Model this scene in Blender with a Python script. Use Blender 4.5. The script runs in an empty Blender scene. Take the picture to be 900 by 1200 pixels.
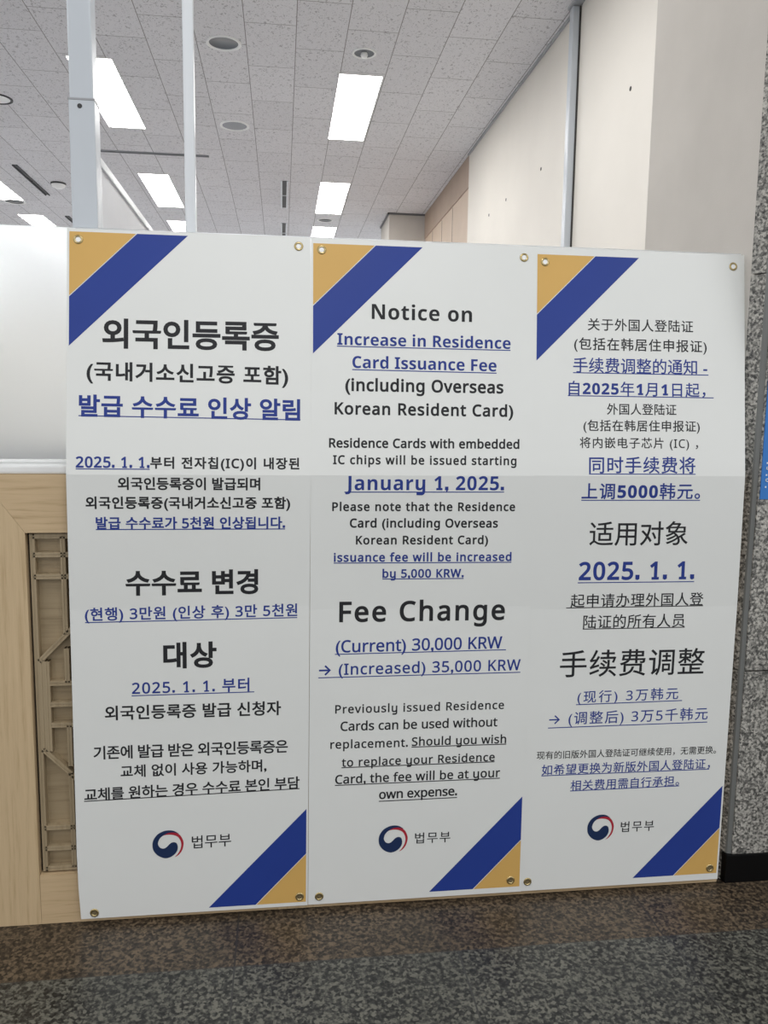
import bpy, bmesh, math, random
from mathutils import Vector, Matrix
from mathutils.geometry import tessellate_polygon

random.seed(7)
scene = bpy.context.scene
COL = scene.collection
PI = math.pi

# ------------------------------------------------------------------ camera
EYE = 1.364                     # camera height above the floor; partition stands 2.08 m in front
CAM_ROWS = ((0.99215133, 0.00234336, -0.12502098),
            (-0.12429868, 0.12740615, -0.98403125),
            (0.01362250, 0.99184786, 0.12669746))
cam_data = bpy.data.cameras.new('camera')
cam_data.sensor_fit = 'VERTICAL'
cam_data.sensor_height = 36.0
cam_data.lens = 950.0 / 1200.0 * 36.0
cam_data.clip_start = 0.02
cam = bpy.data.objects.new('camera', cam_data)
COL.objects.link(cam)
cam.matrix_world = Matrix.Translation((0, 0, EYE)) @ Matrix(CAM_ROWS).to_4x4()
scene.camera = cam

# ------------------------------------------------------------------ world, lights, exposure
world = bpy.data.worlds.new('world')
scene.world = world
world.use_nodes = True
bg = world.node_tree.nodes['Background']
bg.inputs[0].default_value = (0.97, 0.98, 1.0, 1)
bg.inputs[1].default_value = 1.0

def area_lamp(name, loc, sx, sy, power, col=(1, 1, 1), rot=(0, 0, 0)):
    l = bpy.data.lights.new(name, 'AREA')
    l.shape = 'RECTANGLE'
    l.size, l.size_y = sx, sy
    l.energy = power
    l.color = col
    o = bpy.data.objects.new(name, l)
    COL.objects.link(o)
    o.location = loc
    o.rotation_euler = rot
    return o

CEIL = 3.584
for lx in (-2.6, 0.1, 2.8):                       # the lobby's own ceiling lamps
    for ly in (0.75, -2.2):
        area_lamp('lobby_ceiling_lamp', (lx, ly, CEIL - 0.03), 0.3, 1.3, 25)
LAMP_EMIT = 17

vs = scene.view_settings
scene.display_settings.display_device = 'sRGB'
vs.view_transform = 'Standard'
vs.look = 'None'
vs.exposure = 0.0
vs.gamma = 1.0
vs.use_curve_mapping = False

# ------------------------------------------------------------------ helpers
def lin(c):
    def f(v):
        v /= 255.0
        return v / 12.92 if v <= 0.04045 else ((v + 0.055) / 1.055) ** 2.4
    return (f(c[0]), f(c[1]), f(c[2]), 1.0)

def base_mat(name):
    m = bpy.data.materials.new(name)
    m.use_nodes = True
    nt = m.node_tree
    return m, nt, nt.nodes['Principled BSDF']

def N(nt, kind, **kw):
    n = nt.nodes.new(kind)
    for k, v in kw.items():
        setattr(n, k, v)
    return n

def mat(name, rgb, rough=0.5, metal=0.0, spec=0.5, vary=0.04, vscale=6.0, bump=0.0, bscale=40.0):
    """plain paint, metal or plastic with a little procedural unevenness"""
    m, nt, b = base_mat(name)
    geo = N(nt, 'ShaderNodeNewGeometry')
    noise = N(nt, 'ShaderNodeTexNoise')
    noise.inputs['Scale'].default_value = vscale
    noise.inputs['Detail'].default_value = 4
    nt.links.new(geo.outputs['Position'], noise.inputs['Vector'])
    mr = N(nt, 'ShaderNodeMapRange')
    mr.inputs[1].default_value, mr.inputs[2].default_value = 0.3, 0.7
    mr.inputs[3].default_value, mr.inputs[4].default_value = 1 - vary, 1 + vary
    nt.links.new(noise.outputs[0], mr.inputs[0])
    mix = N(nt, 'ShaderNodeVectorMath', operation='SCALE')
    mix.inputs[0].default_value = lin(rgb)[:3]
    nt.links.new(mr.outputs[0], mix.inputs['Scale'])
    nt.links.new(mix.outputs[0], b.inputs['Base Color'])
    b.inputs['Roughness'].default_value = rough
    b.inputs['Metallic'].default_value = metal
    b.inputs['Specular IOR Level'].default_value = spec
    if bump:
        n2 = N(nt, 'ShaderNodeTexNoise')
        n2.inputs['Scale'].default_value = bscale
        n2.inputs['Detail'].default_value = 3
        nt.links.new(geo.outputs['Position'], n2.inputs['Vector'])
        bp = N(nt, 'ShaderNodeBump')
        bp.inputs['Strength'].default_value = bump
        bp.inputs['Distance'].default_value = 0.01
        nt.links.new(n2.outputs[0], bp.inputs['Height'])
        nt.links.new(bp.outputs[0], b.inputs['Normal'])
    return m

def ramp(nt, stops, interp='LINEAR'):
    r = N(nt, 'ShaderNodeValToRGB')
    cr = r.color_ramp
    cr.interpolation = interp
    while len(cr.elements) < len(stops):
        cr.elements.new(0.5)
    for e, (p, c) in zip(cr.elements, stops):
        e.position = p
        e.color = c if len(c) == 4 else lin(c)
    return r

def granite_mat(name, stops, scale, rough, joints=None, joint_rgb=(60, 60, 58)):
    """speckled granite; joints = (width, height, ox, oy) of slab joints in the floor plane"""
    m, nt, b = base_mat(name)
    geo = N(nt, 'ShaderNodeNewGeometry')
    n1 = N(nt, 'ShaderNodeTexNoise')
    n1.inputs['Scale'].default_value = scale
    n1.inputs['Detail'].default_value = 2.5
    n1.inputs['Roughness'].default_value = 0.55
    nt.links.new(geo.outputs['Position'], n1.inputs['Vector'])
    v = N(nt, 'ShaderNodeTexVoronoi')
    v.inputs['Scale'].default_value = scale * 1.3
    nt.links.new(geo.outputs['Position'], v.inputs['Vector'])
    sep = N(nt, 'ShaderNodeSeparateColor')
    nt.links.new(v.outputs['Color'], sep.inputs[0])
    mx = N(nt, 'ShaderNodeMix')
    mx.inputs[0].default_value = 0.28
    nt.links.new(n1.outputs[0], mx.inputs[2])
    nt.links.new(sep.outputs[0], mx.inputs[3])
    r = ramp(nt, stops)
    nt.links.new(mx.outputs[0], r.inputs[0])
    big = N(nt, 'ShaderNodeTexNoise')
    big.inputs['Scale'].default_value = 4.0
    nt.links.new(geo.outputs['Position'], big.inputs['Vector'])
    mr = N(nt, 'ShaderNodeMapRange')
    mr.inputs[1].default_value, mr.inputs[2].default_value = 0.3, 0.7
    mr.inputs[3].default_value, mr.inputs[4].default_value = 0.85, 1.15
    nt.links.new(big.outputs[0], mr.inputs[0])
    sc = N(nt, 'ShaderNodeVectorMath', operation='SCALE')
    nt.links.new(r.outputs[0], sc.inputs[0])
    nt.links.new(mr.outputs[0], sc.inputs['Scale'])
    out = sc.outputs[0]
    if joints:
        w, h, ox, oy = joints
        mp = N(nt, 'ShaderNodeVectorMath', operation='SUBTRACT')
        mp.inputs[1].default_value = (ox, oy, 0)
        nt.links.new(geo.outputs['Position'], mp.inputs[0])
        br = N(nt, 'ShaderNodeTexBrick', offset=0.0)
        br.inputs['Scale'].default_value = 1.0
        br.inputs['Mortar Size'].default_value = 0.0022
        br.inputs['Mortar Smooth'].default_value = 0.1
        br.inputs['Brick Width'].default_value = w
        br.inputs['Row Height'].default_value = h
        nt.links.new(mp.outputs[0], br.inputs['Vector'])
        mj = N(nt, 'ShaderNodeMix', data_type='RGBA')
        nt.links.new(br.outputs['Fac'], mj.inputs[0])
        nt.links.new(out, mj.inputs[6])
        mj.inputs[7].default_value = lin(joint_rgb)
        out = mj.outputs[2]
    nt.links.new(out, b.inputs['Base Color'])
    b.inputs['Roughness'].default_value = rough
    return m

def wood_mat(name, along, c1, c2, rough=0.5):
    """light oak veneer, grain running along 'x' or 'z'"""
    m, nt, b = base_mat(name)
    geo = N(nt, 'ShaderNodeNewGeometry')
    mp = N(nt, 'ShaderNodeMapping')
    mp.inputs['Scale'].default_value = (2.2, 30, 55) if along == 'x' else (55, 30, 2.2)
    nt.links.new(geo.outputs['Position'], mp.inputs[0])
    n1 = N(nt, 'ShaderNodeTexNoise')
    n1.inputs['Scale'].default_value = 1.6
    n1.inputs['Detail'].default_value = 6
    n1.inputs['Distortion'].default_value = 0.6
    nt.links.new(mp.outputs[0], n1.inputs['Vector'])
    n2 = N(nt, 'ShaderNodeTexNoise')
    n2.inputs['Scale'].default_value = 8.0
    n2.inputs['Detail'].default_value = 3
    nt.links.new(mp.outputs[0], n2.inputs['Vector'])
    mx = N(nt, 'ShaderNodeMix')
    mx.inputs[0].default_value = 0.3
    nt.links.new(n1.outputs[0], mx.inputs[2])
    nt.links.new(n2.outputs[0], mx.inputs[3])
    r = ramp(nt, [(0.3, c2), (0.47, c1), (0.7, tuple(min(255, c + 8) for c in c1))])
    nt.links.new(mx.outputs[0], r.inputs[0])
    nt.links.new(r.outputs[0], b.inputs['Base Color'])
    b.inputs['Roughness'].default_value = rough
    bp = N(nt, 'ShaderNodeBump')
    bp.inputs['Strength'].default_value = 0.12
    bp.inputs['Distance'].default_value = 0.003
    nt.links.new(n2.outputs[0], bp.inputs['Height'])
    nt.links.new(bp.outputs[0], b.inputs['Normal'])
    return m

def ceiling_mat():
    m, nt, b = base_mat('mineral_tile')
    geo = N(nt, 'ShaderNodeNewGeometry')
    sx = N(nt, 'ShaderNodeSeparateXYZ')
    nt.links.new(geo.outputs['Position'], sx.inputs[0])
    cx = N(nt, 'ShaderNodeCombineXYZ')
    a1 = N(nt, 'ShaderNodeMath', operation='SUBTRACT'); a1.inputs[1].default_value = 4.803
    a2 = N(nt, 'ShaderNodeMath', operation='SUBTRACT'); a2.inputs[1].default_value = 0.395
    nt.links.new(sx.outputs[1], a1.inputs[0]); nt.links.new(sx.outputs[0], a2.inputs[0])
    nt.links.new(a1.outputs[0], cx.inputs[0]); nt.links.new(a2.outputs[0], cx.inputs[1])
    br = N(nt, 'ShaderNodeTexBrick', offset=0.5)
    br.inputs['Scale'].default_value = 1.0
    br.inputs['Mortar Size'].default_value = 0.0028
    br.inputs['Mortar Smooth'].default_value = 0.3
    br.inputs['Brick Width'].default_value = 0.61
    br.inputs['Row Height'].default_value = 0.303
    br.inputs['Color1'].default_value = (0.97, 0.97, 0.97, 1)
    br.inputs['Color2'].default_value = (1.03, 1.03, 1.03, 1)
    nt.links.new(cx.outputs[0], br.inputs['Vector'])
    # worm-like fissures and pin holes
    mp = N(nt, 'ShaderNodeMapping')
    mp.inputs['Scale'].default_value = (62, 40, 40)
    nt.links.new(geo.outputs['Position'], mp.inputs[0])
    n1 = N(nt, 'ShaderNodeTexNoise')
    n1.inputs['Scale'].default_value = 1.0
    n1.inputs['Detail'].default_value = 2.0
    n1.inputs['Distortion'].default_value = 1.2
    nt.links.new(mp.outputs[0], n1.inputs['Vector'])
    r1 = ramp(nt, [(0.0, (1, 1, 1, 1)), (0.60, (1, 1, 1, 1)), (0.65, (0.64, 0.63, 0.63, 1)), (1, (0.56, 0.56, 0.56, 1))])
    nt.links.new(n1.outputs[0], r1.inputs[0])
    n2 = N(nt, 'ShaderNodeTexNoise')
    n2.inputs['Scale'].default_value = 150
    n2.inputs['Detail'].default_value = 2
    nt.links.new(geo.outputs['Position'], n2.inputs['Vector'])
    r2 = ramp(nt, [(0.0, (1, 1, 1, 1)), (0.62, (1, 1, 1, 1)), (0.68, (0.72, 0.72, 0.71, 1))])
    nt.links.new(n2.outputs[0], r2.inputs[0])
    m1 = N(nt, 'ShaderNodeMix', data_type='RGBA', blend_type='MULTIPLY'); m1.inputs[0].default_value = 1
    nt.links.new(r1.outputs[0], m1.inputs[6]); nt.links.new(r2.outputs[0], m1.inputs[7])
    m2 = N(nt, 'ShaderNodeMix', data_type='RGBA', blend_type='MULTIPLY'); m2.inputs[0].default_value = 1
    nt.links.new(m1.outputs[2], m2.inputs[6]); nt.links.new(br.outputs['Color'], m2.inputs[7])
    m3 = N(nt, 'ShaderNodeMix', data_type='RGBA', blend_type='MULTIPLY'); m3.inputs[0].default_value = 1
    m3.inputs[7].default_value = lin((224, 222, 223))
    nt.links.new(m2.outputs[2], m3.inputs[6])
    m4 = N(nt, 'ShaderNodeMix', data_type='RGBA')
    nt.links.new(br.outputs['Fac'], m4.inputs[0])
    nt.links.new(m3.outputs[2], m4.inputs[6])
    m4.inputs[7].default_value = lin((148, 144, 141))
    nt.links.new(m4.outputs[2], b.inputs['Base Color'])
    b.inputs['Roughness'].default_value = 0.95
    b.inputs['Specular IOR Level'].default_value = 0.1
    return m

def emit_mat(name, rgb, s):
    m, nt, b = base_mat(name)
    b.inputs['Base Color'].default_value = lin((240, 240, 240))
    b.inputs['Emission Color'].default_value = rgb
    b.inputs['Emission Strength'].default_value = s
    return m

def frosted_mat():
    m, nt, b = base_mat('frosted_glass')
    b.inputs['Base Color'].default_value = (0.93, 0.96, 0.97, 1)
    b.inputs['Roughness'].default_value = 0.4
    b.inputs['Transmission Weight'].default_value = 1.0
    b.inputs['IOR'].default_value = 1.2
    geo = N(nt, 'ShaderNodeNewGeometry')
    n = N(nt, 'ShaderNodeTexNoise')
    n.inputs['Scale'].default_value = 900
    nt.links.new(geo.outputs['Position'], n.inputs['Vector'])
    bp = N(nt, 'ShaderNodeBump')
    bp.inputs['Strength'].default_value = 0.05
    nt.links.new(n.outputs[0], bp.inputs['Height'])
    nt.links.new(bp.outputs[0], b.inputs['Normal'])
    tr = N(nt, 'ShaderNodeBsdfTranslucent')
    tr.inputs[0].default_value = (0.9, 0.93, 0.95, 1)
    mx = N(nt, 'ShaderNodeMixShader')
    mx.inputs[0].default_value = 0.2
    out = nt.nodes['Material Output']
    nt.links.new(b.outputs[0], mx.inputs[1])
    nt.links.new(tr.outputs[0], mx.inputs[2])
    nt.links.new(mx.outputs[0], out.inputs[0])
    return m

M = dict(
    ceiling=ceiling_mat(),
    plaster=mat('plaster', (198, 193, 186), 0.9, spec=0.2, vary=0.05, vscale=3.5, bump=0.1, bscale=320),
    panel=mat('wall_panel', (226, 221, 212), 0.6, vary=0.03, vscale=2.0),
    beige=mat('beige_board', (200, 180, 160), 0.6, vary=0.03),
    crown=mat('crown_board', (170, 150, 133), 0.6),
    groove=mat('dark_groove', (60, 58, 56), 0.8),
    alu=mat('aluminium_paint', (196, 202, 208), 0.3, spec=0.6, vary=0.02),
    white_alu=mat('white_aluminium', (222, 226, 230), 0.28, spec=0.6, vary=0.02),
    track=mat('grey_track', (160, 162, 165), 0.4),
    angle_grey=mat('grey_angle', (110, 110, 112), 0.5),
    added_counter_dark=mat('added_counter_dark', (48, 50, 54), 0.5),
    chrome=mat('chrome', (220, 222, 224), 0.18, metal=1.0, vary=0.02),
    rail=mat('sill_white', (232, 233, 232), 0.32, vary=0.04, vscale=18),
    paper=mat('vinyl_sheet', (228, 230, 227), 0.42, spec=0.4, vary=0.012, vscale=3, bump=0.10, bscale=7),
    navy=mat('navy_print', (36, 61, 142), 0.45, spec=0.35, vary=0.03),
    gold=mat('gold_print', (212, 171, 98), 0.45, spec=0.35, vary=0.03),
    ink=mat('black_ink', (36, 37, 40), 0.5, spec=0.3, vary=0.03),
    blueink=mat('blue_ink', (40, 60, 138), 0.5, spec=0.3, vary=0.03),
    emblem_blue=mat('emblem_blue', (26, 46, 84), 0.5, spec=0.3),
    emblem_red=mat('emblem_red', (172, 40, 56), 0.5, spec=0.3),
    brass=mat('brass', (186, 168, 122), 0.32, metal=1.0),
    hole_pale=mat('eyelet_pale', (246, 247, 246), 0.6),
    hole_dark=mat('eyelet_dark', (110, 98, 70), 0.6),
    oak_x=wood_mat('oak_horizontal', 'x', (198, 173, 136), (170, 144, 106)),
    oak_z=wood_mat('oak_vertical', 'z', (200, 176, 139), (178, 152, 114)),
    lattice=wood_mat('lattice_oak', 'z', (165, 148, 119), (148, 131, 102)),
    backboard=wood_mat('backboard_oak', 'x', (162, 144, 114), (142, 125, 97)),
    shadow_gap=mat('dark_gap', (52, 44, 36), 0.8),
    black=mat('black_skirting', (6, 6, 7), 0.4, spec=0.2),
    sealant=mat('grey_sealant', (116, 118, 116), 0.5),
    sign_blue=mat('sign_blue', (44, 118, 196), 0.35),
    sign_white=mat('sign_white', (225, 232, 240), 0.4),
    speaker_grey=mat('speaker_grille', (150, 152, 156), 0.5),
    dish=mat('grey_reflector', (92, 96, 100), 0.3, spec=0.6),
    dark=mat('dark_recess', (52, 52, 54), 0.5),
    ring=mat('white_ring', (245, 245, 243), 0.4),
    glow=emit_mat('lamp_glow', (1.0, 0.985, 0.96, 1), LAMP_EMIT),
    glass=frosted_mat(),
    gfloor=granite_mat('grey_granite_floor', [(0.34, (26, 26, 25)), (0.44, (48, 48, 45)), (0.52, (74, 74, 68)), (0.62, (108, 107, 97))], 95, 0.34, (0.56, 0.9, -0.118, 0.062)),
    bfloor=granite_mat('brown_granite_floor', [(0.34, (32, 27, 21)), (0.44, (54, 46, 37)), (0.53, (79, 68, 54)), (0.64, (106, 91, 73))], 95, 0.42, (1.11, 0.9, -0.118, 1.8), (48, 44, 40)),
    gwall=granite_mat('grey_granite_wall', [(0.28, (52, 52, 51)), (0.43, (104, 103, 99)), (0.53, (150, 148, 142)), (0.66, (192, 189, 181))], 122, 0.35),
    ifloor=mat('office_floor', (186, 190, 197), 0.4),
)

def finish(name, bm, material, parent=None, smooth=False):
    bmesh.ops.recalc_face_normals(bm, faces=bm.faces[:])
    me = bpy.data.meshes.new(name)
    bm.to_mesh(me)
    bm.free()
    for m in (material if isinstance(material, (list, tuple)) else [material]):
        me.materials.append(m)
    if smooth:
        for p in me.polygons:
            p.use_smooth = True
    o = bpy.data.objects.new(name, me)
    COL.objects.link(o)
    if parent is not None:
        o.parent = parent
        o.matrix_parent_inverse = Matrix.Identity(4)
    return o

def box(bm, x0, x1, y0, y1, z0, z1, bevel=0.0, mi=0):
    r = bmesh.ops.create_cube(bm, size=1.0)
    vs_ = r['verts']
    for v in vs_:
        v.co = Vector(((x0 + x1) / 2 + v.co.x * (x1 - x0), (y0 + y1) / 2 + v.co.y * (y1 - y0), (z0 + z1) / 2 + v.co.z * (z1 - z0)))
    faces = {f for v in vs_ for f in v.link_faces}
    for f in faces:
        f.material_index = mi
    if bevel:
        ed = list({e for v in vs_ for e in v.link_edges})
        r2 = bmesh.ops.bevel(bm, geom=ed, offset=bevel, segments=2, affect='EDGES', profile=0.6)
        for f in r2['faces']:
            f.material_index = mi
    return bm

def prism(bm, pts, y0, y1, mi=0):
    """polygon in the x-z plane given a depth from y0 to y1"""
    a = [bm.verts.new((x, y0, z)) for x, z in pts]
    b = [bm.verts.new((x, y1, z)) for x, z in pts]
    n = len(pts)
    fs = [bm.faces.new(a), bm.faces.new(b[::-1])]
    for i in range(n):
        fs.append(bm.faces.new((a[i], a[(i + 1) % n], b[(i + 1) % n], b[i])))
    for f in fs:
        f.material_index = mi

def lathe(bm, prof, seg=40, mi=0, axis='z', at=(0, 0, 0), close=False):
    """profile of (radius, height) turned about an axis through 'at'"""
    rings = []
    for r, h in prof:
        ring = []
        if r < 1e-6:
            p = Vector((0, 0, h)) if axis == 'z' else Vector((0, -h, 0))
            ring = [bm.verts.new(p + Vector(at))]
        else:
            for k in range(seg):
                a = 2 * PI * k / seg
                p = Vector((r * math.cos(a), r * math.sin(a), h)) if axis == 'z' else Vector((r * math.cos(a), -h, r * math.sin(a)))
                ring.append(bm.verts.new(p + Vector(at)))
        rings.append(ring)
    pairs = list(zip(rings, rings[1:])) + ([(rings[-1], rings[0])] if close else [])
    for A, B in pairs:
        for k in range(seg):
            k2 = (k + 1) % seg
            q = [A[k % len(A)], A[k2 % len(A)], B[k2 % len(B)], B[k % len(B)]]
            u = []
            for v in q:
                if v not in u:
                    u.append(v)
            if len(u) > 2:
                f = bm.faces.new(u)
                f.material_index = mi
    return bm

def thing(name, label, cat, loc=(0, 0, 0), group=None):
    o = bpy.data.objects.new(name, None)
    o.empty_display_size = 0.1
    COL.objects.link(o)
    o.location = loc
    o['label'] = label
    o['category'] = cat
    if group:
        o['group'] = group
    return o

def struct(name, bm, m, parent=None, smooth=False):
    o = finish(name, bm, m, parent, smooth)
    if parent is None:
        o['kind'] = 'structure'
    return o

def nb():
    return bmesh.new()

# ------------------------------------------------------------------ the setting
X_WALL = 1.637
struct('floor', box(nb(), -6, 6, -5, 1.862, -0.06, 0), M['gfloor'])
struct('trim_1', box(nb(), -6, 6, 1.862, 2.20, -0.06, 0), M['bfloor'])
bm = nb(); box(bm, -7, 3, 2.20, 17, -0.06, 0); struct('floor_office', bm, M['ifloor'])
struct('ceiling', box(nb(), -7, 6, -5, 17, CEIL, CEIL + 0.08), M['ceiling'])
struct('wall_back', box(nb(), -7, 3, 16.9, 17, 0, CEIL), M['panel'])
struct('wall_left', box(nb(), -7.1, -7, 2.2, 17, 0, CEIL), M['panel'])

# right wall: three tall panels, then the beige boarded stretch
wr = struct('wall_right', box(nb(), X_WALL, X_WALL + 0.03, 2.5, 7.295, 0, CEIL), M['panel'])
bm = nb()
for y_, z_ in ((3.873, 2.876), (5.216, 2.885), (6.032, 2.895), (6.530, 2.898)):
    lathe(bm, [(0, 0.0015), (0.011, 0.0015), (0.011, 0)], 12, 0, 'z', (0, 0, 0))
    for v in bm.verts:
        if v.tag:
            continue
        x, y, z = v.co
        v.co = Vector((X_WALL - z, y_ + x, z_ + y))
        v.tag = True
finish('screw_holes', bm, M['groove'], wr)
bm = nb()
box(bm, X_WALL + 0.012, X_WALL + 0.06, 7.295, 9.55, 0, CEIL)
struct('wall_boarded', bm, M['beige'])
bm = nb()
for y_ in (8.02, 8.55, 9.08):
    box(bm, X_WALL + 0.0105, X_WALL + 0.013, y_ - 0.004, y_ + 0.004, 0, 3.30)
struct('trim_2', bm, M['groove'])
bm = nb(); box(bm, X_WALL + 0.002, X_WALL + 0.014, 7.296, 9.55, 3.31, CEIL, 0.003)
struct('trim_3', bm, M['crown'])
# grey wall angle under the ceiling, wider over the nearest panel
bm = nb(); box(bm, X_WALL - 0.016, X_WALL, 4.66, 7.295, CEIL - 0.014, CEIL, 0.003)
box(bm, X_WALL - 0.055, X_WALL, 2.5, 4.66, CEIL - 0.016, CEIL, 0.003)
struct('trim_4', bm, M['track'])
# far pillar
pf = struct('wall_pillar_far', box(nb(), 1.225, X_WALL + 0.06, 9.55, 10.3, 0, CEIL, 0.004), M['plaster'])
bm = nb()
box(bm, 1.21, 1.72, 9.535, 9.55, CEIL - 0.02, CEIL)
box(bm, 1.21, 1.225, 9.535, 10.3, CEIL - 0.02, CEIL)
struct('trim_5', bm, M['angle_grey'])

# near pillar: plastered side, granite face with a mitred edge strip
GX = 1.2735
struct('wall_pillar_near', box(nb(), GX, 2.6, 2.12, 2.82, 0, CEIL), M['plaster'])
def poly_column(pts, z0, z1):
    b_ = nb()
    a = [b_.verts.new((x, y, z0)) for x, y in pts]
    c = [b_.verts.new((x, y, z1)) for x, y in pts]
    b_.faces.new(a); b_.faces.new(c)
    for i in range(len(pts)):
        j = (i + 1) % len(pts)
        b_.faces.new((a[i], a[j], c[j], c[i]))
    return b_
strip_pts = [(1.2635, 2.121), (1.2875, 2.086), (1.31, 2.121)]
bm = poly_column(strip_pts, 0, 0.637)
for z0, z1 in ((0.641, 1.735), (1.739, 2.83), (2.834, CEIL)):
    t_ = poly_column(strip_pts, z0, z1)
    me_ = bpy.data.meshes.new('t'); t_.to_mesh(me_); t_.free(); bm.from_mesh(me_); bpy.data.meshes.remove(me_)
struct('wall_granite_edge', bm, M['gwall'])
struct('trim_6', poly_column([(1.2868, 2.0862), (1.290, 2.0815), (1.3015, 2.0785), (1.305, 2.121), (1.2875, 2.121)], 0, CEIL), M['sealant'])
bm = nb()
for z0, z1 in ((0.087, 0.6375), (0.6415, 1.735), (1.739, 2.83), (2.834, CEIL)):
    box(bm, 1.3005, 2.6, 2.074, 2.121, z0, z1, 0.0015)
struct('wall_granite', bm, M['gwall'])
struct('baseboard_right', box(nb(), 1.2815, 2.6, 2.0705, 2.121, 0, 0.087, 0.002), M['black'])

# ------------------------------------------------------------------ timber and glass partition
part = thing('partition_screen', 'low light oak partition with lattice panel and frosted glass above, behind the banners', 'partition', (-0.3, 2.14, 0))
PX0, PX1, PY0, PY1 = -2.232, 1.2615, 2.08, 2.20
off = Vector((0.3, -2.14, 0))
def pfin(name, bm, m, parent=part, smooth=False):
    bmesh.ops.translate(bm, verts=bm.verts[:], vec=off)
    return finish(name, bm, m, parent, smooth)

OZ0, OZ1 = 0.138, 1.046                       # lattice opening
OPEN = [(-0.632, -0.012), (-1.372, -0.752), (-2.112, -1.492)]
ZT = 1.192
# stiles with mitred heads
def stile(xa, xb, left=True, right=True):
    xm = (xa + xb) / 2
    pts = [(xa, 0.001), (xb, 0.001), (xb, OZ1), (xm, OZ1 + 0.084), (xa, OZ1)]
    b_ = nb(); prism(b_, pts, PY0, PY1)
    return b_
pfin('stile', stile(-0.752, -0.632), M['oak_z'])
pfin('stile', box(nb(), -0.012, 0.108, PY0, PY1, 0.001, OZ1), M['oak_z'])
pfin('stile', stile(-1.492, -1.372), M['oak_z'])
pfin('stile', box(nb(), PX0, -2.112, PY0, PY1, 0.001, OZ1), M['oak_z'])
bm = nb()
g = 0.0008
prism(bm, [(-0.632 + g, OZ1), (PX1, OZ1), (PX1, ZT), (-0.692, ZT), (-0.692, OZ1 + 0.084 + g)], PY0, PY1)
prism(bm, [(-0.752 - g, OZ1), (-0.692, OZ1 + 0.084 + g), (-0.692, ZT), (-1.432, ZT), (-1.432, OZ1 + 0.084 + g), (-1.372 + g, OZ1)], PY0, PY1)
prism(bm, [(-1.492 - g, OZ1), (-1.432, OZ1 + 0.084 + g), (-1.432, ZT), (PX0, ZT), (PX0, OZ1)], PY0, PY1)
pfin('top_rail', bm, M['oak_x'])
bm = nb()
for a, b_ in OPEN:
    box(bm, a + 0.0007, b_, PY0 + 0.0005, PY1, 0.001, OZ0)
pfin('bottom_rail', bm, M['oak_x'])
pfin('panel_board', box(nb(), 0.108, PX1, PY0, PY1, 0.001, OZ1), M['oak_x'])

def lattice(x0, x1):
    """raised moulding lattice with an octagonal centre, in front of a recessed board"""
    yb, yf = 2.1135, 2.092
    root_b = nb(); box(root_b, x0, x1, yb, PY1, OZ0, OZ1)
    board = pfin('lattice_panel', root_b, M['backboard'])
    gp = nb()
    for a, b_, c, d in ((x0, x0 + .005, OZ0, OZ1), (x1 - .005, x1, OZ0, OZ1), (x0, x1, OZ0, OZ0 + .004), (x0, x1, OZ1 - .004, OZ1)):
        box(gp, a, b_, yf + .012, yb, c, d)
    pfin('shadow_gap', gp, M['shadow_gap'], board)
    lb = nb()
    def bar(xa, xb, za, zb, wide=0.0128):
        """double-ridged moulding between two points"""
        p, q = Vector((xa, 0, za)), Vector((xb, 0, zb))
        d = (q - p).normalized()
        n = Vector((-d.z, 0, d.x))
        for o_, w_, y_ in ((-wide * .29, wide * .34, yf), (wide * .29, wide * .34, yf), (0, wide * 1.0, yf + .0012)):
            c = [p + n * (o_ + w_ / 2), q + n * (o_ + w_ / 2), q + n * (o_ - w_ / 2), p + n * (o_ - w_ / 2)]
            prism(lb, [(v.x, v.z) for v in c], y_, yb)
    xi0, xi1 = x0 + .0125, x1 - .0125
    zi0, zi1 = OZ0 + .0105, OZ1 - .0105
    zc = (zi0 + zi1) / 2
    bar(xi0, xi0, zi0 - .006, zi1 + .006); bar(xi1, xi1, zi0 - .006, zi1 + .006)
    bar(xi0, xi1, zi0, zi0); bar(xi0, xi1, zi1, zi1)
    for z_ in (0.988, 0.932, 0.262, 0.205):
        bar(xi0, xi1, z_, z_)
    for s in (1, -1):
        xe = x0 if s == 1 else x1
        X = lambda t: xe + s * t
        bar(X(.0855), X(.0855), zi0, 0.40 if False else 0.412); bar(X(.0855), X(.0855), 0.782, zi1)
        bar(X(.0855), X(.0855), 0.655, 0.745); bar(X(.0855), X(.0855), 0.43, 0.54)
        bar(X(.018), X(.135), 0.712, 0.832); bar(X(.018), X(.135), 0.478, 0.358)
        bar(X(.0245), X(.0245), 0.472, 0.716); bar(X(.036), X(.036), 0.472, 0.712)
    for z_ in (0.6535, 0.597, 0.5415):
        bar(x0 + .042, x1 - .042, z_, z_)
    bar(x0 + .135, x1 - .135, 0.832, 0.832); bar(x0 + .135, x1 - .135, 0.358, 0.358)
    pfin('lattice_moulding', lb, M['lattice'], board)
for a, b_ in OPEN:
    lattice(a, b_)

bm = nb()
box(bm, PX0, PX1, 2.083, 2.196, ZT, ZT + 0.022, 0.006)
box(bm, PX0, PX1, 2.150, 2.196, ZT + 0.022, ZT + 0.030, 0.003)
pfin('sill_rail', bm, M['rail'])
pfin('glass_panel', box(nb(), PX0, PX1, 2.170, 2.180, ZT + 0.030, 1.801, 0.0015), M['glass'])['label'] = 'frosted translucent glass panel'

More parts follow.
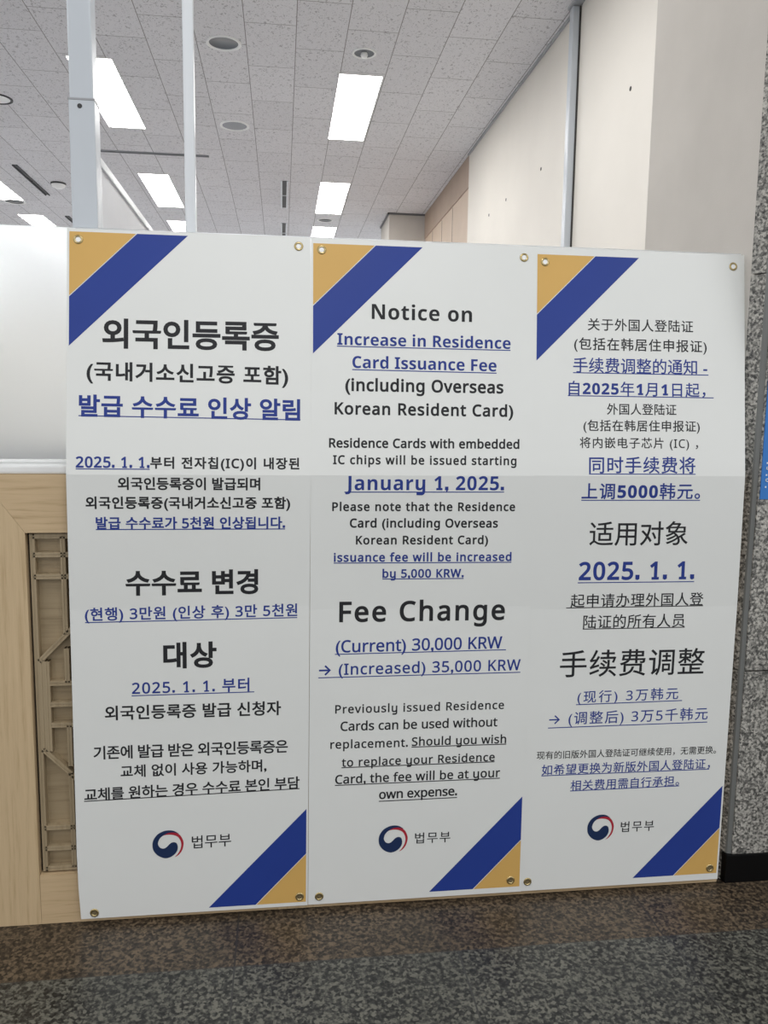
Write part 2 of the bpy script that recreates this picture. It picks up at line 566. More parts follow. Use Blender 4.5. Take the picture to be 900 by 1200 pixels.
# ------------------------------------------------------------------ posts and the office partition behind
def post(label, x0, x1, y0, y1, z1, mname, split=None):
    t = thing('aluminium_post', label, 'post', ((x0 + x1) / 2, (y0 + y1) / 2, 0))
    hx, hy = (x1 - x0) / 2, (y1 - y0) / 2
    if split:
        finish('lower_sleeve', box(nb(), -hx, hx, -hy, hy, 0.001, split, 0.004), M[mname], t)
        finish('upper_tube', box(nb(), -hx + .0025, hx - .003, -hy + .0025, hy - .0025, split, z1, 0.004), M[mname], t)
        b_ = nb(); box(b_, -hx - .001, hx + .001, -hy - .001, hy + .001, split - .004, split + .001, .001)
        finish('cap_lip', b_, M['track'], t)
        b_ = nb(); lathe(b_, [(0, 0.002), (0.005, 0.002), (0.006, 0)], 16, 0, 'y', (-.004, -hy, split - 0.018))
        finish('screw', b_, M['dark'], t)
    else:
        finish('tube', box(nb(), -hx, hx, -hy, hy, 0.001, z1, 0.005), M[mname], t)
    return t
post('square pale grey aluminium post with a joint and screw, above the left banner', -0.526, -0.463, 2.215, 2.277, CEIL - .001, 'alu', 2.121)
post('slim white tube post above the middle of the left banner', -0.2455, -0.2185, 2.215, 2.242, CEIL - .001, 'white_alu')
t = post('grey square post standing against the cream wall panels', X_WALL - .046, X_WALL - .001, 4.593, 4.65, CEIL - .017, 'alu')
finish('shadow_strip', box(nb(), .0135, .0225, -.034, -.0285, 0.001, CEIL - .017), M['groove'], t)  # shade of the groove beside the post, put in as a dark strip

t = thing('office_divider', 'white framed office divider running back into the room behind the left post', 'divider', (-0.482, 3.315, 0))
finish('panel', box(nb(), -.008, .008, -1.0, 1.0, 0.03, 1.985), mat('divider_white', (205, 207, 212), 0.4), t)
for y_ in (-1.015, 0.0, 1.0):
    finish('frame_upright', box(nb(), -.0125, .0125, y_ - .012, y_ + .012, 0.001, 1.985, .002), M['white_alu'], t)
finish('top_cap', box(nb(), -.0135, .0135, -1.027, 1.012, 1.985, 2.008, .003), M['white_alu'], t)
finish('bottom_rail', box(nb(), -.0125, .0125, -1.003, 0.988, 0.001, 0.03), M['white_alu'], t)

t = thing('added_counter', 'added dark counter shape that darkens the lower frosted glass at left', 'counter', (-1.6, 3.0, 0))  # guessed counter, added so the frosted glass darkens towards its foot
finish('front_panel', box(nb(), -1.05, .95, -.30, -.27, 0.001, 1.16), M['added_counter_dark'], t)
finish('side_panel', box(nb(), -1.05, -1.02, -.27, .30, 0.001, 1.16), M['added_counter_dark'], t)
finish('side_panel', box(nb(), .92, .95, -.27, .30, 0.001, 1.16), M['added_counter_dark'], t)
finish('worktop', box(nb(), -1.08, .98, -.34, .34, 1.16, 1.19, .004), M['added_counter_dark'], t)

# ------------------------------------------------------------------ ceiling fittings
def ceiling_light(x0, x1, y0, y1, label):
    t = thing('ceiling_light', label, 'ceiling light', ((x0 + x1) / 2, (y0 + y1) / 2, CEIL), 'recessed lamps in the office ceiling')
    hx, hy = (x1 - x0) / 2, (y1 - y0) / 2
    b_ = nb(); w = .006
    for a in ((-hx - w, hx + w, -hy - w, -hy), (-hx - w, hx + w, hy, hy + w), (-hx - w, -hx, -hy, hy), (hx, hx + w, -hy, hy)):
        box(b_, a[0], a[1], a[2], a[3], -.005, 0)
    finish('frame', b_, M['ring'], t)
    finish('diffuser', box(nb(), -hx, hx, -hy, hy, -.0035, 0), M['glow'], t)
    return t
ROWS = [(5.75, 7.08), (8.41, 9.70), (10.42, 11.75)]
pos = ['nearest', 'second', 'farthest visible']
XR = [(0.392, 0.680), (-1.368, -1.088), (-3.09, -2.81)]
nm = ['in the right hand row', 'in the middle row behind the posts', 'in the left hand row']
for j, (x0, x1) in enumerate(XR):
    for i, (y0, y1) in enumerate(ROWS):
        if j == 2 and i == 0:
            continue
        order = pos[i] if j < 2 else ('nearer one showing', None, None)[0] if i == 1 else 'farther one'
        ceiling_light(x0, x1, y0, y1, 'glowing white rectangular ceiling light, ' + order + ' ' + nm[j])
for (x0, x1) in XR:                               # the same lamps just above the frame light the near end
    area_lamp('office_unseen_lamp', ((x0 + x1) / 2, 3.75, CEIL - .03), .28, 1.2, 21)

for lx in (-5.2, -2.9, -0.9):                      # unseen lamps added to brighten the far wall behind the glass
    for ly in (8.5, 13.8, 15.6):
        if ly > 12 or lx < -4:
            area_lamp('office_unseen_lamp', (lx, ly, CEIL - .03), .28, 1.2, 26)

def round_fitting(name, label, cat, x, y, r, kind):
    t = thing(name, label, cat, (x, y, CEIL))
    b_ = nb(); lathe(b_, [(r, 0), (r, -.006), (r * .93, -.009), (r * .84, -.006), (r * .82, 0)], 48)
    finish('trim_ring', b_, M['dark'] if kind == 'darkring' else M['ring'], t, True)
    b_ = nb()
    if kind == 'grille':
        lathe(b_, [(r * .84, -.003), (r * .5, -.006), (0, -.007)], 48); finish('grille', b_, M['speaker_grey'], t, True)
    elif kind == 'dish':
        lathe(b_, [(r * .84, -.003), (r * .83, -.001), (0, -.0012)], 48); finish('cover', b_, M['dish'], t, True)
    elif kind == 'bulb':
        lathe(b_, [(r * .84, -.003), (r * .6, -.0012), (0, -.001)], 48); finish('reflector', b_, M['dish'], t, True)
        b_ = nb(); lathe(b_, [(0, -.03), (r * .22, -.027), (r * .3, -.015), (r * .25, -.001)], 24)
        finish('bulb', b_, M['ring'], t, True)
    elif kind == 'darkring':
        lathe(b_, [(r * .84, -.003), (r * .6, -.006), (0, -.006)], 48); finish('lens', b_, M['ring'], t, True)
    elif kind == 'slats':
        lathe(b_, [(r * .84, -.002), (0, -.002)], 48); finish('recess', b_, M['dark'], t, True)
        b_ = nb(); box(b_, -r * .8, r * .8, -.012, .012, -.007, -.001); finish('cross_bar', b_, M['track'], t)
    return t
round_fitting('ceiling_downlight', 'large round ceiling fitting with white rim and dark grey dish, right of the slim post', 'downlight', -0.349, 5.405, 0.108, 'dish')
round_fitting('ceiling_downlight', 'small round recessed downlight with bulb just above the brightest right hand light', 'downlight', 0.522, 5.41, 0.076, 'bulb')
round_fitting('ceiling_speaker', 'round pale grey flush ceiling speaker left of the nearest right hand light', 'speaker', -0.366, 6.895, 0.116, 'grille')
round_fitting('ceiling_downlight', 'dark rimmed round downlight with pale lens at the left edge of the ceiling', 'downlight', -2.07, 6.6, 0.11, 'darkring')
round_fitting('ceiling_downlight', 'far small dark downlight between the two last right hand lights', 'downlight', 0.52, 10.05, 0.095, 'slats')
round_fitting('ceiling_downlight', 'dark round downlight between the two left hand lights', 'downlight', -2.93, 9.79, 0.115, 'slats')
t = thing('smoke_detector', 'small white domed smoke detector on the ceiling left of the square post', 'smoke detector', (-2.24, 8.92, CEIL))
b_ = nb(); lathe(b_, [(.075, 0), (.075, -.012), (.068, -.016)], 40); finish('base_ring', b_, M['dark'], t, True)
b_ = nb(); lathe(b_, [(.07, -.012), (.062, -.035), (.035, -.052), (0, -.056)], 40); finish('dome', b_, M['ring'], t, True)

def slot(label, x0, x1, y0, y1, frame, group=None, along='y'):
    t = thing('air_slot', label, 'air vent', ((x0 + x1) / 2, (y0 + y1) / 2, CEIL))
    hx, hy = (x1 - x0) / 2, (y1 - y0) / 2
    b_ = nb()
    if along == 'y':
        w = hx * .42
        box(b_, -hx, -hx + w, -hy, hy, -.012, 0, .002); box(b_, hx - w, hx, -hy, hy, -.012, 0, .002)
        box(b_, -hx + w, hx - w, -.006, .006, -.011, 0)
        c = box(nb(), -hx + w, hx - w, -hy, hy, -.002, 0)
    else:
        w = hy * .3
        box(b_, -hx, hx, -hy, -hy + w, -.008, 0, .001); box(b_, -hx, hx, hy - w, hy, -.008, 0, .001)
        c = box(nb(), -hx, hx, -hy + w, hy - w, -.002, 0)
    finish('frame', b_, M[frame], t)
    finish('slot_opening', c, M['dark'], t)
slot('shiny chrome slot vent on the ceiling, nearer one above the left banner seam', -.003, .071, 8.43, 9.52, 'white_alu')
slot('shiny chrome slot vent on the ceiling, farther one just above the banners', -.003, .071, 10.3, 11.4, 'white_alu')
slot('long thin black ceiling slot passing behind the slim post', -1.65, -.64, 7.715, 7.765, 'track', along='x')
slot('thin black ceiling slot near the left edge of the photo', -2.503, -2.455, 8.32, 9.42, 'dark')
slot('short black ceiling slot just left of the square post above the banner', -2.55, -2.50, 10.4, 11.5, 'dark')

# ------------------------------------------------------------------ blue sign on the granite
t = thing('wall_sign', 'blue sign with small white lettering on the granite pillar, right edge', 'sign', (1.455, 2.0735, 1.13))
finish('board', box(nb(), -.15, .15, -.003, 0, 0, .42, .0008), M['sign_blue'], t)
bm = nb()
SZ = .032
for k in range(5):
    z_ = SZ + k * .0165
    for q in range(7):
        w_ = random.uniform(.006, .011)
        x_ = -.138 + q * .016
        if k % 2 == 0:
            box(bm, x_, x_ + .004, -.0038, -.003, z_, z_ + .0045)
        else:
            box(bm, x_, x_ + w_, -.0038, -.003, z_, z_ + .0022)
            box(bm, x_, x_ + .003, -.0038, -.003, z_, z_ + .009)
            box(bm, x_, x_ + w_, -.0038, -.003, z_ + .007, z_ + .009)
finish('lettering', bm, M['sign_white'], t)

# each line: text, left s and v of its foot, right s and v, height, ink, extra weight, underline
LINES = {
 0: [
  ('외국인등록증', 0.0848, 0.3, 0.5191, 0.2981, 0.0759, 'k', 0.027, None),
  ('(국내거소신고증 포함)', 0.0478, 0.3882, 0.5429, 0.3916, 0.0561, 'k', 0.027, None),
  ('발급 수수료 인상 알림', 0.0299, 0.4709, 0.5732, 0.4751, 0.0558, 'b', 0.028, (0.029, 0.4681, 0.5739, 0.4723)),
  ('2025. 1. 1.', 0.0229, 0.5963, 0.2, 0.5966, 0.0282, 'b', 0.03, (0.0229, 0.5988, 0.2004, 0.5991)),
  ('부터 전자칩(IC)이 내장된', 0.2017, 0.6026, 0.5711, 0.6033, 0.0349, 'k', 0.03, None),
  ('외국인등록증이 발급되며', 0.1226, 0.6507, 0.4727, 0.6514, 0.0322, 'k', 0.027, None),
  ('외국인등록증(국내거소신고증 포함)', 0.0444, 0.7032, 0.5484, 0.7043, 0.0368, 'k', 0.03, None),
  ('발급 수수료가 5천원 인상됩니다.', 0.0679, 0.7498, 0.5356, 0.7506, 0.0321, 'b', 0.028, (0.0679, 0.7498, 0.5356, 0.7506)),
  ('수수료 변경', 0.137, 0.9208, 0.4679, 0.9215, 0.0665, 'k', 0.03, None),
  ('(현행) 3만원 (인상 후) 3만 5천원', 0.0361, 0.9907, 0.5681, 0.9877, 0.0403, 'b', 0.02, (0.0362, 0.9885, 0.5681, 0.9854)),
  ('대상', 0.2269, 1.114, 0.3612, 1.1142, 0.0701, 'k', 0.03, None),
  ('2025. 1. 1. 부터', 0.1475, 1.1814, 0.4447, 1.1804, 0.0372, 'b', 0.02, (0.1464, 1.183, 0.4573, 1.182)),
  ('외국인등록증 발급 신청자', 0.0789, 1.2467, 0.5268, 1.2475, 0.0391, 'k', 0.022, None),
  ('기존에 발급 받은 외국인등록증은', 0.0483, 1.3508, 0.545, 1.3517, 0.0366, 'k', 0.02, None),
  ('교체 없이 사용 가능하며,', 0.1148, 1.4042, 0.4889, 1.4034, 0.0359, 'k', 0.02, None),
  ('교체를 원하는 경우 수수료 본인 부담', 0.0228, 1.4627, 0.5764, 1.454, 0.0354, 'k', 0.02, (0.0222, 1.462, 0.5763, 1.4533)),
 ],
 1: [
  ('Notice on', 0.1585, 0.208, 0.4261, 0.2091, 0.0422, 'k', 0.0, None),
  ('Increase in Residence', 0.0685, 0.2774, 0.5319, 0.278, 0.0326, 'b', 0.0, (0.0676, 0.2807, 0.532, 0.2814)),
  ('Card Issuance Fee', 0.1081, 0.3366, 0.4938, 0.3385, 0.0332, 'b', 0.0, (0.1075, 0.3406, 0.4943, 0.3426)),
  ('(including Overseas', 0.0896, 0.4067, 0.5134, 0.4069, 0.0453, 'k', 0.031, None),
  ('Korean Resident Card)', 0.0619, 0.4665, 0.541, 0.4675, 0.043, 'k', 0.031, None),
  ('Residence Cards with embedded', 0.0476, 0.5427, 0.5588, 0.5423, 0.0262, 'k', 0.031, None),
  ('IC chips will be issued starting', 0.0582, 0.5918, 0.5512, 0.5923, 0.0316, 'k', 0.031, None),
  ('January 1, 2025.', 0.0906, 0.6639, 0.5178, 0.6638, 0.0505, 'b', 0.0, (0.0883, 0.6558, 0.5183, 0.6554)),
  ('Please note that the Residence', 0.0567, 0.7052, 0.5499, 0.7063, 0.0247, 'k', 0.031, None),
  ('Card (including Overseas', 0.1034, 0.7556, 0.5034, 0.7576, 0.0328, 'k', 0.031, None),
  ('Korean Resident Card)', 0.1199, 0.7997, 0.4773, 0.8013, 0.0314, 'k', 0.031, None),
  ('issuance fee will be increased', 0.062, 0.8387, 0.5432, 0.8412, 0.0255, 'b', 0.031, (0.0618, 0.8414, 0.5433, 0.844)),
  ('by 5,000 KRW.', 0.1916, 0.8897, 0.412, 0.8909, 0.0317, 'b', 0.031, (0.1916, 0.8855, 0.4119, 0.8867)),
  ('Fee Change', 0.0775, 1.0179, 0.5287, 1.0201, 0.0761, 'k', 0.025, None),
  ('(Current) 30,000 KRW', 0.0691, 1.0928, 0.524, 1.0916, 0.0442, 'b', 0.016, (0.067, 1.0868, 0.535, 1.0854)),
  ('→ (Increased) 35,000 KRW', 0.025, 1.1529, 0.5777, 1.1531, 0.0422, 'b', 0.016, (0.0234, 1.1494, 0.5776, 1.1495)),
  ('Previously issued Residence', 0.0693, 1.2563, 0.5344, 1.2589, 0.0322, 'k', 0.019, None),
  ('Cards can be used without', 0.0839, 1.2982, 0.5171, 1.3008, 0.0278, 'k', 0.019, None),
  ('replacement.', 0.057, 1.3539, 0.268, 1.3565, 0.033, 'k', 0.019, None),
  ('Should you wish', 0.2791, 1.3547, 0.5435, 1.3568, 0.0333, 'k', 0.019, (0.2783, 1.3501, 0.5441, 1.3521)),
  ('to replace your Residence', 0.0884, 1.4056, 0.5125, 1.4069, 0.0328, 'k', 0.019, (0.0875, 1.4003, 0.5123, 1.4015)),
  ('Card, the fee will be at your', 0.0711, 1.4538, 0.5292, 1.4541, 0.0351, 'k', 0.019, (0.0704, 1.4494, 0.529, 1.4496)),
  ('own expense.', 0.1913, 1.5025, 0.4084, 1.502, 0.0289, 'k', 0.023, (0.1908, 1.5003, 0.4088, 1.4998)),
 ],
 2: [
  ('关于外国人登陆证', 0.1473, 0.2222, 0.4489, 0.2208, 0.0336, 'k', 0.009, None),
  ('(包括在韩居住申报证)', 0.1097, 0.2807, 0.4884, 0.2805, 0.0396, 'k', 0.011, None),
  ('手续费调整的通知 -', 0.1072, 0.3373, 0.4899, 0.3367, 0.0422, 'b', 0.009, (0.1072, 0.337, 0.4933, 0.3365)),
  ('自2025年1月1日起，', 0.0953, 0.3987, 0.4848, 0.3987, 0.0402, 'b', 0.011, (0.0934, 0.3987, 0.5084, 0.3987)),
  ('外国人登陆证', 0.2027, 0.4484, 0.4006, 0.4478, 0.0307, 'k', 0.009, None),
  ('(包括在韩居住申报证)', 0.1375, 0.4978, 0.4681, 0.4969, 0.0354, 'k', 0.011, None),
  ('将内嵌电子芯片 (IC) ，', 0.1273, 0.5431, 0.4632, 0.543, 0.0344, 'k', 0.009, None),
  ('同时手续费将', 0.1538, 0.6057, 0.4552, 0.6053, 0.0453, 'b', 0.011, (0.1533, 0.6071, 0.4559, 0.6067)),
  ('上调5000韩元。', 0.1346, 0.6752, 0.4717, 0.6753, 0.0443, 'b', 0.015, (0.1342, 0.6773, 0.4725, 0.6775)),
  ('适用对象', 0.1608, 0.8021, 0.4431, 0.8026, 0.0679, 'k', 0.007, None),
  ('2025. 1. 1.', 0.1343, 0.897, 0.4671, 0.898, 0.0521, 'b', 0.03, (0.1323, 0.9032, 0.4682, 0.9043)),
  ('起申请办理外国人登', 0.1137, 0.973, 0.4983, 0.9733, 0.0385, 'k', 0.007, (0.1018, 0.9732, 0.4983, 0.9736)),
  ('陆证的所有人员', 0.1522, 1.0326, 0.4475, 1.0332, 0.039, 'k', 0.007, (0.1515, 1.0331, 0.4483, 1.0337)),
  ('手续费调整', 0.0909, 1.1685, 0.5132, 1.1707, 0.0768, 'k', 0.007, None),
  ('(现行) 3万韩元', 0.1454, 1.2484, 0.4416, 1.2464, 0.0406, 'b', 0.007, (0.1419, 1.2469, 0.454, 1.2449)),
  ('→ (调整后) 3万5千韩元', 0.0661, 1.3099, 0.5343, 1.3094, 0.0429, 'b', 0.007, (0.0639, 1.3111, 0.5343, 1.3107)),
  ('现有的旧版外国人登陆证可继续使用，无需更换。', 0.0341, 1.4014, 0.5674, 1.406, 0.0241, 'k', 0.007, None),
  ('如希望更换为新版外国人登陆证，', 0.0499, 1.4485, 0.5518, 1.4504, 0.032, 'b', 0.009, (0.0499, 1.449, 0.5502, 1.4509)),
  ('相关费用需自行承担。', 0.1361, 1.4966, 0.4608, 1.4966, 0.0307, 'b', 0.009, (0.1356, 1.4971, 0.4614, 1.4971)),
 ],
}

# ------------------------------------------------------------------ the three notice banners
# each banner: rows of (length from the top, left x, right x, depth y, height z)
SHEET = [
    [(0, -0.5259, 0.0751, 2.165, 1.7965), (0.5895, -0.5218, 0.0726, 2.0585, 1.2167), (0.6129, -0.5216, 0.0725, 2.0545, 1.1936), (0.955, -0.5285, 0.0711, 2.071, 0.852), (1.788, -0.5331, 0.0673, 2.066, 0.019)],
    [(0, 0.0762, 0.6734, 2.165, 1.7965), (0.5889, 0.0726, 0.6558, 2.0585, 1.2174), (0.6126, 0.0725, 0.6554, 2.0545, 1.194), (0.9654, 0.072, 0.6643, 2.071, 0.8415), (1.788, 0.0684, 0.6657, 2.066, 0.019)],
    [(0, 0.6721, 1.2657, 2.165, 1.7965), (0.5867, 0.6546, 1.2471, 2.0585, 1.2195), (0.6118, 0.6543, 1.2466, 2.0545, 1.1948), (0.9758, 0.6636, 1.2599, 2.071, 0.8311), (1.788, 0.6644, 1.2552, 2.066, 0.019)],
]
BASE = [Vector((-0.23, 2.068, 0)), Vector((0.367, 2.068, 0)), Vector((0.961, 2.068, 0))]
LAYER = [0.0022, 0.0012, 0.0]            # the sheets lap over one another

def on_sheet(i, s, v, lift=0.0):
    """point on banner i: s metres from its left edge, v metres down from its top"""
    R = SHEET[i]
    k = 0
    while k < len(R) - 2 and v > R[k + 1][0]:
        k += 1
    a, b = R[k], R[k + 1]
    f = (v - a[0]) / (b[0] - a[0])
    q = [a[n] + (b[n] - a[n]) * f for n in range(5)]
    nrm = Vector((0, -(a[4] - b[4]), -(b[3] - a[3]))).normalized()
    nrm = Vector((0, -abs(nrm.y), (a[3] - b[3]) * 0.9))
    nrm.normalize()
    p = Vector((q[1] + (q[2] - q[1]) * s / 0.6, q[3], q[4]))
    if i == 0 and v > 1.6:                         # the loose lower left corner draws in
        p.x += 0.0065 * ((v - 1.6) / 0.19) ** 2 * max(0.0, 1 - s / 0.2)
    return p + nrm * (lift + LAYER[i]) - BASE[i]

def cut_at_folds(bm, i):
    for r in SHEET[i][1:-1]:
        bmesh.ops.bisect_plane(bm, geom=bm.verts[:] + bm.edges[:] + bm.faces[:], plane_co=(0, r[0], 0), plane_no=(0, 1, 0), dist=1e-6)

def lay(bm, i, lift):
    """flat (s, v) shapes laid onto the banner surface"""
    cut_at_folds(bm, i)
    for v in bm.verts:
        v.co = on_sheet(i, v.co.x, v.co.y, lift + v.co.z)
    return bm

def flat_poly(bm, pts, mi=0):
    vv = [bm.verts.new((x, y, 0)) for x, y in pts]
    for tri in tessellate_polygon([[Vector((x, y, 0)) for x, y in pts]]):
        bm.faces.new([vv[k] for k in tri]).material_index = mi

def letters(s, bold):
    out = ''
    for ch in s:
        if 'A' <= ch <= 'Z':
            out += chr((0x1D5D4 if bold else 0x1D5A0) + ord(ch) - 65)
        elif 'a' <= ch <= 'z':
            out += chr((0x1D5EE if bold else 0x1D5BA) + ord(ch) - 97)
        elif '0' <= ch <= '9':
            out += chr((0x1D7EC if bold else 0x1D7E2) + ord(ch) - 48)
        else:
            out += ch
    return out

def glyph_mesh(body, track=1.0):
    cu = bpy.data.curves.new('glyphs', 'FONT')
    cu.body = body
    cu.fill_mode = 'FRONT'
    cu.space_character = track
    cu.resolution_u = 4
    o = bpy.data.objects.new('glyphs', cu)
    COL.objects.link(o)
    dg = bpy.context.evaluated_depsgraph_get()
    me = bpy.data.meshes.new_from_object(o.evaluated_get(dg))
    bpy.data.objects.remove(o)
    bpy.data.curves.remove(cu)
    bm = nb()
    bm.from_mesh(me)
    bpy.data.meshes.remove(me)
    bmesh.ops.remove_doubles(bm, verts=bm.verts[:], dist=2e-5)
    return bm

def extent(bm):
    xs = [v.co.x for v in bm.verts]; ys = [v.co.y for v in bm.verts]
    return min(xs), max(xs), min(ys), max(ys)

_w = {}
def glyph_box(ch):
    if ch not in _w:
        b = glyph_mesh(ch); _w[ch] = extent(b); b.free()
    return _w[ch]

def embolden(bm, w):
    """a rim of width w round every outline"""
    if w <= 0:
        return
    nrm = {}
    edges = []
    for e in bm.edges:
        if len(e.link_faces) != 1:
            continue
        a, b = e.verts
        d = b.co - a.co
        if d.length < 1e-7:
            continue
        n = Vector((-d.y, d.x, 0)).normalized()
        c = e.link_faces[0].calc_center_median()
        if n.dot(c - a.co) > 0:
            n = -n
        edges.append((a, b))
        for q in (a, b):
            nrm.setdefault(q, []).append(n)
    outer = {}
    for q, ns in nrm.items():
        m = sum(ns, Vector())
        if m.length < 1e-4:
            m = ns[0].copy()
        m.normalize()
        k = 1.0 / max(0.62, m.dot(ns[0]))
        outer[q] = bm.verts.new(q.co + m * w * k + Vector((0, 0, -0.00012)))
    for a, b in edges:
        bm.faces.new((a, b, outer[b], outer[a]))

def quad(bm, x0, x1, y0, y1):
    bm.faces.new([bm.verts.new(p) for p in ((x0, y0, .0002), (x1, y0, .0002), (x1, y1, .0002), (x0, y1, .0002))])

def text_flat(text, w, bold, track, hooked):
    body = text.replace('y', 'u') if hooked else text
    body = letters(body, bold)
    bm = glyph_mesh(body, track)
    embolden(bm, w)
    sw = (0.145 if bold else 0.088) + 2 * w            # stem thickness
    for k, ch in enumerate(text):
        if not (ch in 'I1' or (ch == 'y' and hooked) or (ch in '.,' and (bold or w > .015))):
            continue
        if ch == 'I' and bold:
            continue
        pre = glyph_mesh(body[:k + 1], track)
        x1 = extent(pre)[1]; pre.free()
        gb = glyph_box(body[k])
        x0 = x1 - (gb[1] - gb[0])
        if ch == 'I':
            cx, h, s = (x0 + x1) / 2, gb[3], 0.13 + w
            quad(bm, cx - s, cx + s, -w, -w + sw * .8); quad(bm, cx - s, cx + s, h + w - sw * .8, h + w)
        elif ch == '1':
            st = x1 - sw / 2 + w
            quad(bm, st - sw / 2 - .1, st + sw / 2 + .08, -w, -w + sw * .75)
        elif ch in '.,':
            cx, s = (x0 + x1) / 2, sw * .62
            quad(bm, cx - s, cx + s, -.005, s * 2)
        else:
            xr = x1 + w
            path = [(xr - sw / 2, .06), (xr - sw / 2, -.05)]
            R_ = .13
            cx_, cy_ = xr - sw / 2 - R_, -.06
            for a in range(0, 81, 16):
                path.append((cx_ + R_ * math.cos(math.radians(-a)), cy_ + R_ * math.sin(math.radians(-a))))
            path.append((x0 + .05, cy_ - R_ + .01))
            L_, Rr = [], []
            for n in range(len(path)):
                a, b = path[max(0, n - 1)], path[min(len(path) - 1, n + 1)]
                d = Vector((b[0] - a[0], b[1] - a[1])).normalized()
                p = Vector(path[n]); nn = Vector((-d.y, d.x)) * sw / 2
                L_.append(bm.verts.new((p.x + nn.x, p.y + nn.y, .0002))); Rr.append(bm.verts.new((p.x - nn.x, p.y - nn.y, .0002)))
            for n in range(len(path) - 1):
                bm.faces.new((L_[n], L_[n + 1], Rr[n + 1], Rr[n]))
    return bm

def text_line(i, spec, parent):
    text, s0, v0, s1, v1, h, colour, w, ul = spec
    bold = (i == 1 and w == 0.0) or (i == 2 and '年' in text) or (i == 2 and '5000' in text)
    hooked = i == 1
    nat = text_flat(text, w, bold, 1.0, hooked)
    e = extent(nat)
    scale = h / (e[3] - e[2])
    track = (s1 - s0) / scale / (e[1] - e[0])
    n_ = max(1, len(text) - 1)
    track = max(0.86, min(1.3, 1 + (track - 1) * (1 + 1.0 / n_)))
    nat.free()
    bm = text_flat(text, w, bold, track, hooked)
    e = extent(bm)
    W_, H_ = e[1] - e[0], e[3] - e[2]
    for v in bm.verts:
        f = (v.co.x - e[0]) / W_
        v.co = Vector((s0 + (s1 - s0) * f, v0 + (v1 - v0) * f - h * (v.co.y - e[2]) / H_, v.co.z))
    if ul:
        th = 0.0013
        bm.faces.new([bm.verts.new(p) for p in ((ul[0], ul[1] - th, -.0002), (ul[2], ul[3] - th, -.0002), (ul[2], ul[3] + th, -.0002), (ul[0], ul[1] + th, -.0002))])
    lay(bm, i, .0011)
    o = finish('text_line', bm, M['blueink' if colour == 'b' else 'ink'], parent)
    if colour == 'b':
        o['label'] = 'blue underlined text line' if ul else 'blue text line'
    elif ul:
        o['label'] = 'black underlined text line'
    return o

def spline(pts, n=8):
    out = []
    m = len(pts)
    for k in range(m - 1):
        p0, p1, p2, p3 = (Vector(pts[max(0, k - 1)]), Vector(pts[k]), Vector(pts[k + 1]), Vector(pts[min(m - 1, k + 2)]))
        for j in range(n):
            t = j / n
            out.append(0.5 * ((2 * p1) + (p2 - p0) * t + (2 * p0 - 5 * p1 + 4 * p2 - p3) * t * t + (3 * p1 - p0 - 3 * p2 + p3) * t ** 3))
    out.append(Vector(pts[-1]))
    return [(v.x, v.y) for v in out]

EMBLEM_OUT = [(335, 137), (285, 105), (235, 96), (180, 103), (120, 135), (82, 190), (75, 245), (88, 295), (130, 342), (190, 368), (240, 362), (285, 335), (312, 298), (318, 262)]
EMBLEM_IN = [(318, 262), (310, 232), (290, 216), (262, 217), (238, 232), (218, 252), (196, 268), (172, 272), (146, 260), (129, 233), (130, 205), (146, 172), (180, 143), (225, 122), (270, 118), (310, 127), (335, 137)]
RED_OUT = [(160, 152), (200, 122), (250, 112), (300, 120), (345, 155), (370, 205), (373, 245), (358, 300), (325, 342), (283, 366)]
RED_IN = [(283, 366), (318, 330), (343, 285), (351, 240), (342, 200), (318, 165), (280, 146), (235, 139), (195, 142), (160, 152)]

def emblem(i, cs, cv, r, name_spec, parent):
    k = r / 148.0
    tr = lambda p: (cs + (p[0] - 223) * k, cv + (p[1] - 233) * k * 1.06)
    bm = nb()
    flat_poly(bm, [tr(p) for p in spline(RED_OUT) + spline(RED_IN)[1:-1]])
    lay(bm, i, .0010)
    root = bm
    bm2 = nb()
    flat_poly(bm2, [tr(p) for p in spline(EMBLEM_OUT) + spline(EMBLEM_IN)[1:-1]])
    lay(bm2, i, .0013)
    o = finish('emblem', bm2, M['emblem_blue'], parent)
    o['label'] = 'round navy and red swirl emblem'
    finish('red_crescent', root, M['emblem_red'], o)
    text_line(i, name_spec, parent)

def grommet(i, s, v, pale, parent):
    bm = nb()
    lathe(bm, [(.0118, 0), (.0112, .0014), (.0092, .0022), (.0070, .0016), (.0062, 0)], 28, 0)
    lathe(bm, [(.0064, .0004), (0, .0004)], 28, 1)
    for q in bm.verts:
        z = q.co.z
        q.co = on_sheet(i, s + q.co.x, v + q.co.y, .0010 + z)
    finish('grommet', bm, [M['brass'], M['hole_pale' if pale else 'hole_dark']], parent, True)

DESIGN = {  # corner prints in (s, v), emblem centre, grommets
    0: dict(t=0.0083, b=1.7776, em=(0.2317, 1.5915, 0.0396), nm=(0.2933, 1.6076, 0.3958, 1.6055, 0.036), gr=[(0.0266, 0.0282), (0.5694, 0.0241), (0.0361, 1.7721), (0.5779, 1.762)]),
    1: dict(t=0.0141, b=1.7718, em=(0.232, 1.6107, 0.0398), nm=(0.2931, 1.628, 0.3926, 1.6286, 0.0317), gr=[(0.0275, 0.0307), (0.5671, 0.0307), (0.0302, 1.7655), (0.5688, 1.7521)]),
    2: dict(t=0.0197, b=1.7688, em=(0.2307, 1.6102, 0.0392), nm=(0.2915, 1.6278, 0.3924, 1.6281, 0.0319), gr=[(0.0269, 0.0401), (0.5667, 0.0335), (0.0203, 1.7604), (0.5736, 1.7526)]),
}
LABELS = ['white notice banner printed in Korean with navy and gold corners, leftmost of three',
          'white notice banner printed in English, Fee Change heading, middle of the three banners',
          'white notice banner printed in Chinese with navy and gold corners, beside the granite pillar']

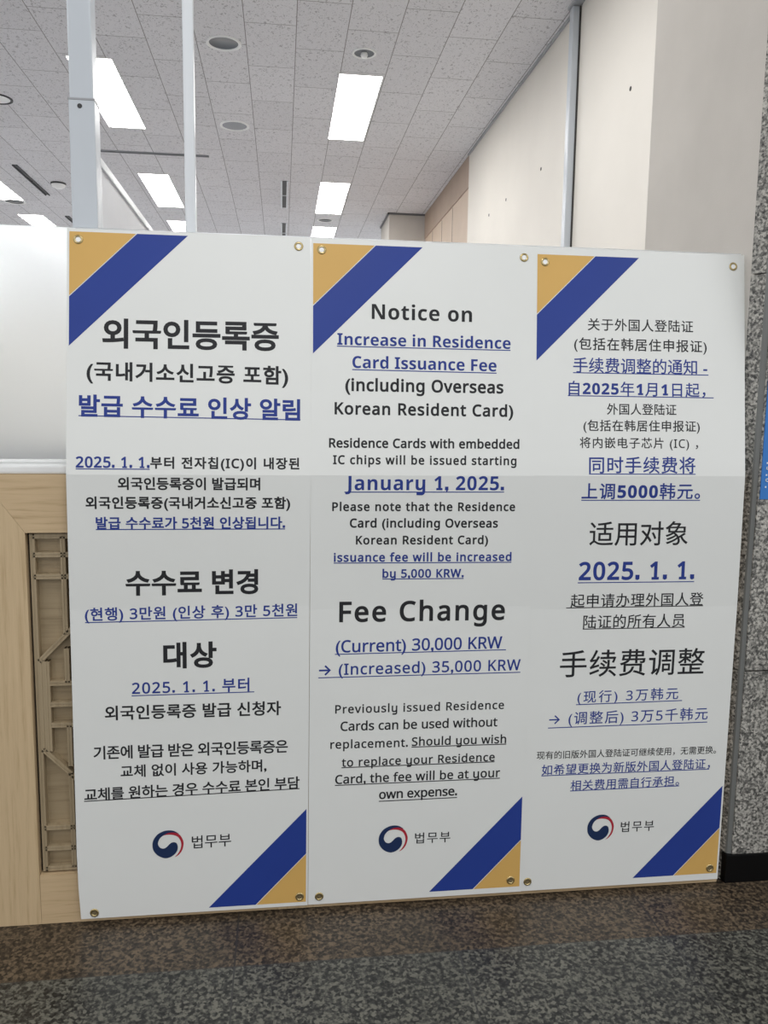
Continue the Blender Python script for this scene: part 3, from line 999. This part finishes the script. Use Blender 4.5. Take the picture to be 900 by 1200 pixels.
for i in range(3):
    root = thing('notice_banner', LABELS[i], 'banner', BASE[i], 'notice banners taped on the partition')
    d = DESIGN[i]
    # the vinyl sheet, a thin slab following the fold over the sill
    bm = nb()
    vs_rows = sorted(set([r[0] for r in SHEET[i]] + [SHEET[i][0][0] + k * .0735 for k in range(1, 8)] + [.62 + k * .09 for k in range(1, 13)]))
    grid = {}
    for side, lift in ((0, .0007), (1, 0.0)):
        for a, v in enumerate(vs_rows):
            for b in range(7):
                grid[side, a, b] = bm.verts.new(on_sheet(i, b * .1, v, lift))
    na = len(vs_rows)
    for side in (0, 1):
        for a in range(na - 1):
            for b in range(6):
                bm.faces.new((grid[side, a, b], grid[side, a + 1, b], grid[side, a + 1, b + 1], grid[side, a, b + 1]))
    for a in range(na - 1):
        for b in (0, 6):
            bm.faces.new((grid[0, a, b], grid[0, a + 1, b], grid[1, a + 1, b], grid[1, a, b]))
    for b in range(6):
        for a in (0, na - 1):
            bm.faces.new((grid[0, a, b], grid[0, a, b + 1], grid[1, a, b + 1], grid[1, a, b]))
    finish('vinyl_sheet', bm, M['paper'], root)
    t0, b0 = d['t'], d['b']
    x0, x1 = .0055, .5950
    bm = nb(); flat_poly(bm, [(x0, t0), (x0 + .1600, t0), (x0, t0 + .1610)]); lay(bm, i, .0010); finish('corner_triangle', bm, M['gold'], root)
    bm = nb(); flat_poly(bm, [(x0 + .1628, t0), (x0 + .2865, t0), (x0, t0 + .2870), (x0, t0 + .1638)]); lay(bm, i, .0010); finish('corner_stripe', bm, M['navy'], root)
    bm = nb(); flat_poly(bm, [(x1, b0), (x1, b0 - .1370), (x1 - .1325, b0)]); lay(bm, i, .0010); finish('corner_triangle', bm, M['gold'], root)
    bm = nb(); flat_poly(bm, [(x1, b0 - .2660), (x1, b0 - .1392), (x1 - .1350, b0), (x1 - .2590, b0)]); lay(bm, i, .0010); finish('corner_stripe', bm, M['navy'], root)
    for spec in LINES[i]:
        text_line(i, spec, root)
    emblem(i, *d['em'], ('법무부',) + d['nm'] + ('k', .006, None), root)
    for k, (s, v) in enumerate(d['gr']):
        grommet(i, s, v, k < 2, root)
